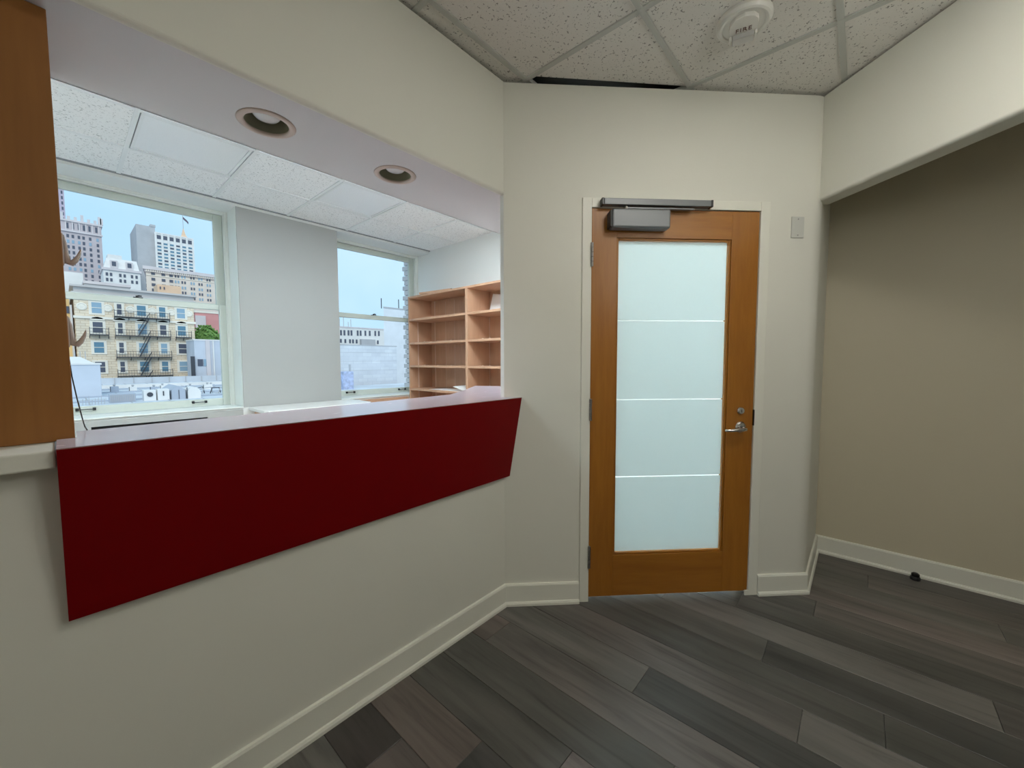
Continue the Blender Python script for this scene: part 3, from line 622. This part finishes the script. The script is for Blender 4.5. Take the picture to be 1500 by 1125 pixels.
# stone hotel with fire escapes
ht = bld('stone_hotel', .3, 15.7, 95, 112, 12.3, e_stone, 'cream stone hotel with black fire escapes seen through the left window')
bm = new_bm(); bbox(bm, (.0, 94.3, 12.0), (16.0, 112, 12.6)); bbox(bm, (.3, 94.7, 12.6), (15.7, 111, 13.5)); bbox(bm, (-.1, 94.1, 13.4), (16.1, 112, 13.7)); obj('cornice', bm, ext('grey_stone_cornice', (.62, .58, .56)), ht)
boxo('string_course', (.1, 94.7, 8.35), (15.9, 95, 8.75), e_trimst, ht); boxo('string_course', (.1, 94.8, 11.6), (15.9, 95, 11.95), e_trimst, ht)
HX = [2.8, 5.5, 8.3, 11.1, 13.75]; HZ = [10.2, 6.95, 3.6, .3]
for r_, z in enumerate(HZ):
    for c_, x in enumerate(HX):
        w = .55 if c_ == 1 else (.85 if c_ == 3 else 1.15); h = 1.75
        fr = win(ht, x, z, w + .7, h + .55, 95, e_trimst, 'window_surround', .14)
        pn = inst('window_pane', None, (x, 95, z), fr) if False else None
        g_ = win(fr, x, z, w, h, 94.9, e_wind if (c_ == 1 or random.random() < .25) else (e_winb if random.random() < .6 else e_winl), 'window_pane', .08)
        win(fr, x, z, w + .1, .09, 94.85, e_trimst, 'sash_bar', .08)
        if r_ == 1:
            bm = new_bm(); bprism(bm, [(-.95, 0), (.95, 0), (.55, .4), (0, .55), (-.55, .4)], 0, .3); bmesh.ops.transform(bm, matrix=Matrix.Translation((x, 95, z + 1.2)) @ Matrix.Rotation(PI / 2, 4, 'X'), verts=bm.verts); obj('window_crown', bm, e_trimst, ht)
for x in (1.1, 4.1, 6.9, 9.75, 12.4, 14.9):
    bm = new_bm(); blathe(bm, [(0, .0), (.62, .0), (.62, .10), (.45, .16), (.38, .08), (.0, .14)], (x, 95, 10.3), 20, Matrix.Rotation(PI / 2, 4, 'X'), True); obj('medallion', bm, e_trimst, ht)
def balcony(x0, x1, z, nm='fire_escape_balcony', m=e_iron):
    bm = new_bm(); bbox(bm, (x0, 93.9, z - .12), (x1, 94.98, z)); bbox(bm, (x0, 93.88, z + .92), (x1, 93.94, z + .98)); bbox(bm, (x0, 93.88, z + .45), (x1, 93.92, z + .48))
    n = int((x1 - x0) / .34)
    for k in range(n + 1):
        x = x0 + (x1 - x0) * k / n; bbox(bm, (x - .015, 93.89, z), (x + .015, 93.93, z + .95))
    for x in (x0, x1): bbox(bm, (x - .03, 93.88, z), (x + .03, 94.98, z + .98)) if False else bbox(bm, (x - .04, 93.87, z - .1), (x + .04, 93.95, z + 1.15))
    n = max(2, int((x1 - x0) / 1.7))
    for k in range(n + 1):
        x = x0 + (x1 - x0) * k / n; bloft(bm, [[(x - .05, 94.0, z - .12), (x + .05, 94.0, z - .12), (x + .05, 94.1, z - .12), (x - .05, 94.1, z - .12)], [(x - .05, 94.9, z - .65), (x + .05, 94.9, z - .65), (x + .05, 94.98, z - .65), (x - .05, 94.98, z - .65)]])
    return obj(nm, bm, m, ht)
for z in (8.95, 5.75, 2.05, -1.25): balcony(4.8, 12.0, z)
balcony(1.8, 4.0, 5.75, 'window_balcony'); balcony(12.8, 15.0, 5.75, 'window_balcony')
for z0, z1 in ((5.75, 8.95), (2.05, 5.75), (-1.25, 2.05), (-4.2, -1.25)):
    bm = new_bm(); xa, xb = (7.7, 9.3)
    for dy in (93.95, 94.5): btube(bm, [(xa, dy, z0), (xb, dy, z1)], .06, 6)
    for dy in (93.95, 94.5): btube(bm, [(xa, dy, z0 + .85), (xb, dy, z1 + .85)], .035, 5)
    for k in range(1, 12):
        t = k / 12; x = xa + (xb - xa) * t; z = z0 + (z1 - z0) * t; bbox(bm, (x - .12, 93.95, z - .02), (x + .12, 94.5, z + .02))
    obj('fire_escape_stair', bm, e_iron, ht)
# neighbours of the hotel
b = bld('ochre_building', -14, -.15, 100, 112, 12.0, e_yellow, 'yellow ochre building just left of the stone hotel'); win(b, -.45, 10.0, .5, 1.2, 100, e_wind)
b = bld('white_low_building', -16, 2.6, 130, 140, 20.9, e_white, 'plain white building above the ochre building behind the hotel')
b = bld('grey_cornice_building', 2.4, 9.2, 120, 128, 17.9, e_grey, 'low grey building with stepped cornice behind the hotel', .5, e_lavl)
# lavender tower
b = bld('lavender_tower', -12, 13.3, 260, 285, 62.5, e_lav, 'tall lavender grey stone tower with ornate top seen through the left window')
boxo('belt_course', (-12, 259.4, 57.6), (13.6, 260, 58.3), e_lavl, b); boxo('belt_course', (-12, 259.5, 62.0), (13.7, 285, 62.8), e_lavl, b)
for k in range(13):
    x = -10.5 + k * 2.0; boxo('crenel', (x - .45, 259.6, 62.8), (x + .45, 260.6, 64.3 if k % 3 else 65.6), e_lavl, b)
    if k: boxo('pilaster', (x - 1.2, 259.75, 58.3), (x - .8, 260, 62.0), e_lavl, b)
for x in (12.9,): boxo('turret', (x - .5, 259.6, 62.8), (x + .5, 261, 66.2), e_lavl, b)
for r_ in range(11):
    z = 55.8 - r_ * 2.35
    for x in (2.9, 4.4, 6.2, 7.6, 9.6, 11.9): win(b, x, z, .75, 1.35, 260, e_wind if (r_ * 7 + int(x * 3)) % 5 else e_winl)
for x in (3.0, 4.6, 6.4, 7.9, 9.6, 11.7): win(b, x, 60.2, .7, 2.4, 260, e_wind)
b = bld('violet_tower', -16, 3.3, 300, 320, 92, ext('violet_grey_stone', (.55, .47, .56)), 'very tall violet tower sliver at the left edge of the left window')
for k in range(12): win(b, 2.5, 85 - k * 2.6, .6, 1.5, 300, e_wind)
# mansard building
b = bld('mansard_building', 11.4, 22.4, 230, 245, 38.6, e_white, 'small white building with mansard roof between the two towers')
boxo('cornice', (11.0, 229.4, 38.3), (22.8, 245, 39.2), e_lavl, b)
bm = new_bm(); bloft(bm, [[(11.6, 230, 39.2), (22.2, 230, 39.2), (22.2, 245, 39.2), (11.6, 245, 39.2)], [(12.6, 231.4, 43.4), (21.6, 231.4, 43.4), (21.6, 244, 43.4), (12.6, 244, 43.4)]]); obj('mansard_roof', bm, e_white, b)
boxo('roof_box', (13.0, 231.5, 43.4), (17.2, 240, 45.0), e_white, b)
for x in (14.6, 19.2): boxo('dormer', (x - 1.1, 229.7, 39.3), (x + 1.1, 231.5, 42.4), e_lavl, b); win(b, x, 41.0, 1.2, 1.8, 229.7, e_wind)
for z in (36.6, 34.4):
    for x in (12.4, 13.6, 16.3, 17.6, 19.8, 21.2): win(b, x, z, .7, 1.3, 230, e_wind)
# slab tower and windowed tower
b = bld('grey_slab_tower', 22.9, 29.2, 240, 262, 61.4, e_grey, 'blank blue grey slab tower joined to the windowed tower')
boxo('roof_edge', (27.6, 239.8, 61.4), (29.4, 262, 62.4), e_grey, b)
b = bld('windowed_tower', 29.0, 42.2, 238, 262, 58.9, e_white, 'white tower with grid of windows and flagpole on its roof', .5, e_white)
for k in range(7): boxo('pier', (29.0 + k * 2.2 - .35, 237.75, 30), (29.0 + k * 2.2 + .35, 238, 58.6), e_white, b)
for k in range(6):
    x = 30.1 + k * 2.2
    win(b, x, 56.9, 1.35, 1.7, 238, e_wind)
    for r_ in range(9): win(b, x, 54.2 - r_ * 1.52, 1.3, .75, 238, e_winb if (k + r_) % 3 else e_wind)
bm = new_bm(); bloft(bm, [[(38.0, 240, 59), (41.0, 240, 59), (41.0, 243, 59), (38.0, 243, 59)], [(38.8, 240.8, 60.6), (40.2, 240.8, 60.6), (40.2, 242.2, 60.6), (38.8, 242.2, 60.6)], [(39.4, 241.4, 63.6), (39.6, 241.4, 63.6), (39.6, 241.6, 63.6), (39.4, 241.6, 63.6)]]); obj('roof_spire', bm, e_orange, b)
bm = new_bm(); btube(bm, [(39.5, 241.5, 63), (39.5, 241.5, 69.6)], .10, 6); obj('flagpole', bm, e_grey, b)
bm = new_bm(); fl = [(39.6 + i * .33, 241.5 + .15 * math.sin(i * 1.3), 69.2 - i * .33) for i in range(7)]; bloft(bm, [[(x, y - .02, z), (x, y + .02, z), (x, y + .02, z - 1.1), (x, y - .02, z - 1.1)] for x, y, z in fl]); obj('flag', bm, mat('dark_flag', (.15, .12, .16), .8), b)
# tan building seen on its corner
tb = empty('tan_corner_building', (20, 160, ZG), 'pale tan corner building with deep bracketed cornice behind the hotel', 'building')
bm = new_bm(); bprism(bm, [(15.3, 150), (34, 150), (34, 185), (20.5, 185)], ZG, 26.9); obj('walls', bm, e_tan, tb)
bm = new_bm(); bprism(bm, [(14.6, 149.2), (34.5, 149.2), (34.5, 186), (20.0, 186)], 26.9, 27.8); bprism(bm, [(15.0, 149.6), (34.2, 149.6), (34.2, 185.5), (20.2, 185.5)], 26.3, 26.9); obj('cornice', bm, e_lavl, tb)
boxo('string_course', (15.3, 149.8, 25.35), (34, 150, 25.55), e_trimst, tb)
for k in range(40): boxo('bracket', (15.3 + k * .46, 149.35, 26.35), (15.48 + k * .46, 149.7, 26.9), e_trimst, tb)
for r_, z in enumerate((26.0, 24.5, 22.95, 21.5, 20.0, 18.5)):
    for k, x in enumerate((16.8, 19.0, 20.7, 22.0, 23.5, 25.6, 27.5, 29.5)):
        if k > 2:
            for dx in (-.32, .32): win(tb, x + dx, z - .1, .36, .75, 150, e_wind if (k + r_) % 2 else e_winl)
        else: win(tb, x, z - .1, .8, .75, 150, e_wind)
sd_ = Vector((20.5 - 15.3, 35, 0)).normalized(); sn = Vector((-sd_.y, sd_.x, 0))
ROT = Matrix(((sd_.x, sn.x, 0, 0), (sd_.y, sn.y, 0, 0), (0, 0, 1, 0), (0, 0, 0, 1)))
for z in (24.3, 22.8, 21.3, 19.8):
    for k in range(9):
        p = Vector((15.3, 150, 0)) + sd_ * (2.5 + k * 3.4); bm = new_bm(); bbox(bm, (-.6, -.02, z - .5), (.6, .15, z + .4), Matrix.Translation(p) @ ROT); obj('window', bm, e_wind, tb)
boxo('penthouse', (19.5, 158, 27.8), (27.5, 170, 29.3), e_orange, tb)
b = bld('peach_building', 16.3, 21.2, 140, 146, 21.7, e_orange, 'low peach coloured wall in front of the tan corner building'); 
for x in (16.9, 17.7): win(b, x, 20.8, .25, .7, 140, e_wind)
# right of the hotel
b = bld('red_building', 20.4, 26.5, 120, 130, 13.4, e_pink, 'dusty red building behind the tree', .4, e_trimst)
boxo('pale_bay', (20.4, 119.7, ZG), (22.4, 120, 12.3), e_lavl, b)
tr_ = empty('street_tree', (18.5, 100, ZG), 'leafy green tree beside the stone hotel', 'tree')
bm = new_bm(); btube(bm, [(18.5, 101, ZG), (18.6, 101, -4), (18.4, 101, 3)], [.35, .28, .15], 8); obj('trunk', bm, e_bark, tr_)
bm = new_bm(); rg = random.Random(3)
for k in range(420):
    th = rg.uniform(0, 2 * PI); ph = math.acos(rg.uniform(-1, 1)); rr = rg.uniform(.75, 1.0)
    c_ = Vector((18.6 + 2.6 * rr * math.sin(ph) * math.cos(th), 101 + 2.4 * rr * math.sin(ph) * math.sin(th), 5.6 + 3.2 * rr * math.cos(ph)))
    bmesh.ops.create_icosphere(bm, subdivisions=1, radius=rg.uniform(.22, .42), matrix=Matrix.Translation(c_) @ Matrix.Rotation(rg.uniform(0, 3), 4, Vector((rg.random(), rg.random(), .3)).normalized()) @ Matrix.Diagonal((1.2, .8, .5, 1)))
bmesh.ops.create_icosphere(bm, subdivisions=2, radius=2.2, matrix=Matrix.Translation((18.6, 101, 5.6)) @ Matrix.Diagonal((1, 1, 1.2, 1)))
obj('foliage', bm, e_leaf, tr_, recalc=False)
b = bld('pale_blue_building', 14.0, 20.0, 86.5, 93, 5.1, e_blue, 'pale blue grey building right of the stone hotel', .2, e_white)
win(b, 14.75, 1.0, .75, 1.2, 86.5, e_wind); win(b, 15.45, 1.0, .45, 1.2, 86.5, e_winl); boxo('buttress', (15.6, 86.2, ZG), (16.2, 86.5, 5.0), e_lavl, b); boxo('drain_pipe', (16.6, 86.2, ZG), (16.8, 86.5, 5.1), e_white, b)
sg = tag(boxo('blade_sign', (13.4, 86.1, -1.7), (13.95, 86.4, 2.1), e_iron), 'dark vertical blade sign at the right corner of the stone hotel', 'sign')
# roofs in front
rf = bld('flat_roof_building', -6, 22, 38, 84, -2.15, e_roof, 'pale flat roof below the windows in front of the hotel')
boxo('rear_parapet', (-6, 83, -2.15), (22, 84, -1.25), e_roof, rf); boxo('roof_ridge', (-6, 70, -2.15), (22, 70.5, -1.75), e_white, rf); boxo('front_parapet', (-6, 38, -2.15), (22, 38.4, -1.72), e_roof, rf)
for k in range(8): boxo('parapet_joint', (1.5 + k * 2.1, 82.9, -2.1), (1.62 + k * 2.1, 83, -1.25), e_grey, rf)
b = tag(boxo('stair_bulkhead', (-3.5, 55, -2.149), (1.0, 60, 1.0), e_blue, None, .05), 'plain pale blue bulkhead standing on the flat roof at left', 'roof bulkhead')
boxo('coping', (-3.6, 54.9, .96), (1.1, 60.1, 1.12), e_white, b)
bm = new_bm(); bloft(bm, [[(-3.5, 55.2, 1.12), (.6, 55.2, 1.12), (.6, 59.5, 1.12), (-3.5, 59.5, 1.12)], [(-2.5, 56.5, 1.75), (-.3, 56.5, 1.75), (-.3, 58, 1.75), (-2.5, 58, 1.75)]]); obj('hip_cover', bm, e_white, b)
for k in range(3):
    bm = new_bm(); btube(bm, [(-.6 + k * .35, 57, 1.3), (-.6 + k * .35, 57, 2.3)], .03, 5); obj('vent_pipe', bm, e_grey, b)
def unit(name, x0, x1, y0, y1, z1, label, m=e_duct, cat='rooftop unit'):
    r = empty(name, ((x0 + x1) / 2, (y0 + y1) / 2, -2.149), label, cat, 'equipment on the flat roof')
    boxo('casing', (x0, y0, -2.149), (x1, y1, z1), m, r, .02)
    return r
r = unit('louvred_unit', .95, 2.55, 45, 46, -1.42, 'long grey louvred unit low on the flat roof')
for k in range(14): boxo('louvre', (1.0 + k * .11, 44.95, -2.05), (1.06 + k * .11, 45, -1.5), e_grey, r)
r = unit('square_unit', 3.05, 3.85, 45, 46, -1.22, 'square pale box with round vent on the flat roof', e_white); bm = new_bm(); blathe(bm, [(0, 0), (.2, 0), (.2, .05), (0, .06)], (3.45, 45, -1.6), 16, Matrix.Rotation(PI / 2, 4, 'X'), True); obj('vent', bm, e_iron, r)
r = unit('duct_unit', 3.95, 4.75, 45, 46.2, -1.18, 'pale duct box with dark handle on the flat roof', e_white); boxo('handle', (4.3, 44.95, -1.75), (4.38, 45, -1.35), e_iron, r)
r = empty('gabled_skylight', (5.3, 46, -2.149), 'gabled pale skylight on the flat roof', 'skylight', 'equipment on the flat roof')
bm = new_bm(); bloft(bm, [[(4.85, y, -2.149), (4.85, y, -1.35), (5.4, y, -.95), (5.9, y, -1.35), (5.9, y, -2.149)] for y in (45, 50)]); obj('glazed_body', bm, e_duct, r)
for x in (4.85, 5.4, 5.9): boxo('glazing_bar', (x - .02, 44.96, -2.14), (x + .02, 45, -1.3), e_iron, r)
r = empty('barrel_vent', (6.5, 46, -2.149), 'rounded barrel vent hood on the flat roof', 'vent', 'equipment on the flat roof')
bm = new_bm(); bloft(bm, [[(6.0, y, -2.149)] + [(6.5 - .5 * math.cos(t), y, -1.65 + .55 * math.sin(t)) for t in [PI / 10 * i for i in range(11)]] + [(7.0, y, -2.149)] for y in (45, 47)]); obj('hood', bm, e_white, r)
boxo('hood_edge', (5.96, 44.95, -2.14), (6.02, 45, -1.1), e_iron, r)
r = empty('rooftop_pipes', (8.5, 52, -2.149), 'tangle of dark pipes on the flat roof at right', 'pipes', 'equipment on the flat roof')
for k in range(6):
    bm = new_bm(); x = 6.6 + k * .7; btube(bm, [(x, 50, -2.1), (x + .2, 50, -1.5), (x + .9, 50.5, -1.35 - .06 * k), (x + 1.1, 51, -2.1)], .05, 6); obj('pipe', bm, e_iron if k % 2 else e_grey, r)
r = empty('antenna_cluster', (.1, 44, -2.149), 'cluster of thin antennas and rails on the roof below the bulkhead', 'antenna', 'equipment on the flat roof')
for k in range(9):
    bm = new_bm(); x = -.75 + k * .17; btube(bm, [(x, 44, -2.14), (x + .02, 44, -1.75 + .22 * ((k * 5) % 4) * .5)], .018, 5); obj('antenna', bm, e_grey, r)
bm = new_bm(); btube(bm, [(-.8, 44, -1.75), (.75, 44, -1.72)], .02, 5); obj('rail', bm, e_grey, r)
rg = random.Random(11)
for k in range(9):
    x = 2.0 + k * 1.55; y = 60 + rg.uniform(-2, 7); w = rg.uniform(.4, .9); h = rg.uniform(.25, .6)
    r = unit('vent_box', x, x + w, y, y + .9, -2.149 + h, ['low pale vent box on the flat roof, %s' % q for q in ('nearest the bulkhead', 'second from the bulkhead', 'third from the bulkhead', 'fourth from the bulkhead', 'fifth from the bulkhead', 'fourth from the right end', 'third from the right end', 'second from the right end', 'at the right end')][k], e_white if k % 2 else e_duct, 'vent')
    bm = new_bm(); btube(bm, [(x + w / 2, y + .4, -2.149 + h), (x + w / 2, y + .4, -2.0 + h)], .09, 8); blathe(bm, [(0, 0), (.16, 0), (.10, .09), (0, .1)], (x + w / 2, y + .4, -2.0 + h), 10, None, True); obj('vent_cap', bm, e_grey, r)
    boxo('seam', (x - .03, y - .02, -2.149), (x + .02, y, -2.149 + h), e_iron, r)
for k in range(11): boxo('roof_seam', (-5 + k * 2.4, 38.5, -2.149), (-4.93 + k * 2.4, 83, -2.12), e_grey, rf)
for k in range(5): boxo('roof_curb', (-5.9, 47 + k * 6.2, -2.149), (21.9, 47.25 + k * 6.2, -2.02), e_duct, rf)
# through the right window
b = bld('white_window_building', 48, 66, 110, 125, 11.0, e_white, 'white building with two rows of dark windows seen through the right window', .3, e_lavl)
for k, x in enumerate((51.4, 52.4, 53.6, 54.5, 56.4, 57.3, 58.8, 60.2, 62.0, 63.2)): win(b, x, 9.2 + (x - 51) * .03, .5, 1.5, 110, e_wind)
for x in (51.3, 52.6, 54.0, 54.9, 56.0, 62.8): win(b, x, 6.9, .5, 1.1, 110, e_wind)
for k, x in enumerate((51.2, 52.0, 53.2, 54.6, 55.4)):
    bm = new_bm(); btube(bm, [(x, 112, 11), (x, 112, 12.6 + (k % 3) * .8)], .10, 5); obj('chimney_pipe', bm, e_grey, b)
boxo('roof_box', (57, 109.0, 5.9), (61.5, 110, 7.6), e_grey, b)
b = bld('long_blank_building', 20, 37.5, 60, 68, 3.85, e_wall2, 'long blank pale block wall low in the right window', .12, e_grey)
for z in (2.6, 1.2, -.3): boxo('joint_line', (20, 59.98, z), (37.5, 60, z + .03), e_grey, b)
b = empty('tall_blank_building', (48, 77, ZG), 'tall blank pale building at the right side of the right window', 'building')
bm = new_bm(); bprism(bm, [(41.1, 70), (52, 70), (62, 85), (50.6, 85)], ZG, 11.7); obj('walls', bm, ext('smooth_pale_wall', (.78, .80, .84)), b)
bm = new_bm(); bprism(bm, [(41.0, 69.9), (52, 69.9), (62, 85), (50.6, 85.1)], 11.7, 11.95); obj('parapet', bm, e_grey, b)
for x, z in ((41.25, 13.7), (45.2, 13.9)):
    bm = new_bm(); btube(bm, [(x, 71, 11.7), (x, 71, z)], .09, 6); obj('roof_pipe', bm, e_iron, b)
b = bld('lower_roof_building', 16, 40, 34, 58, -2.6, e_roof, 'pale low roof under the blank walls in the right window')
r = empty('roof_chimney', (21.3, 45.5, -2.6), 'grey patched chimney stack standing on the low roof', 'chimney')
boxo('stack', (20.65, 45, -2.599), (21.95, 46, .0), ext('patched_grey_block', (.48, .53, .72), .9, .3, 2.0), r, .03); bm = new_bm(); btube(bm, [(21.7, 45.4, 0), (21.7, 45.4, .85)], .12, 10); obj('flue_pipe', bm, e_grey, r)
# toothed brick edge of this building outside the right window
bp_ = struct(boxo('exterior_brick_pier', (1.668, 3.243, .5), (2.3, 3.375, 3.0), mat('grey_mortar', (.30, .30, .33), .9)), 'pale brick edge outside the right window')
m_brick = ext('pale_painted_brick', (.76, .72, .72), .8, .1, 3.0)
bms = []
for pr in range(2):
    bm = new_bm(); bbox(bm, (0, 0, 0), (.12, .185 if pr else .145, .056)); bmesh.ops.recalc_face_normals(bm, faces=bm.faces); me = bpy.data.meshes.new('brick'); bm.to_mesh(me); bm.free(); me.materials.append(m_brick); bms.append(me)
for k in range(34): inst('brick', bms[k % 2], (1.655, 3.245, .62 + k * .067), bp_)
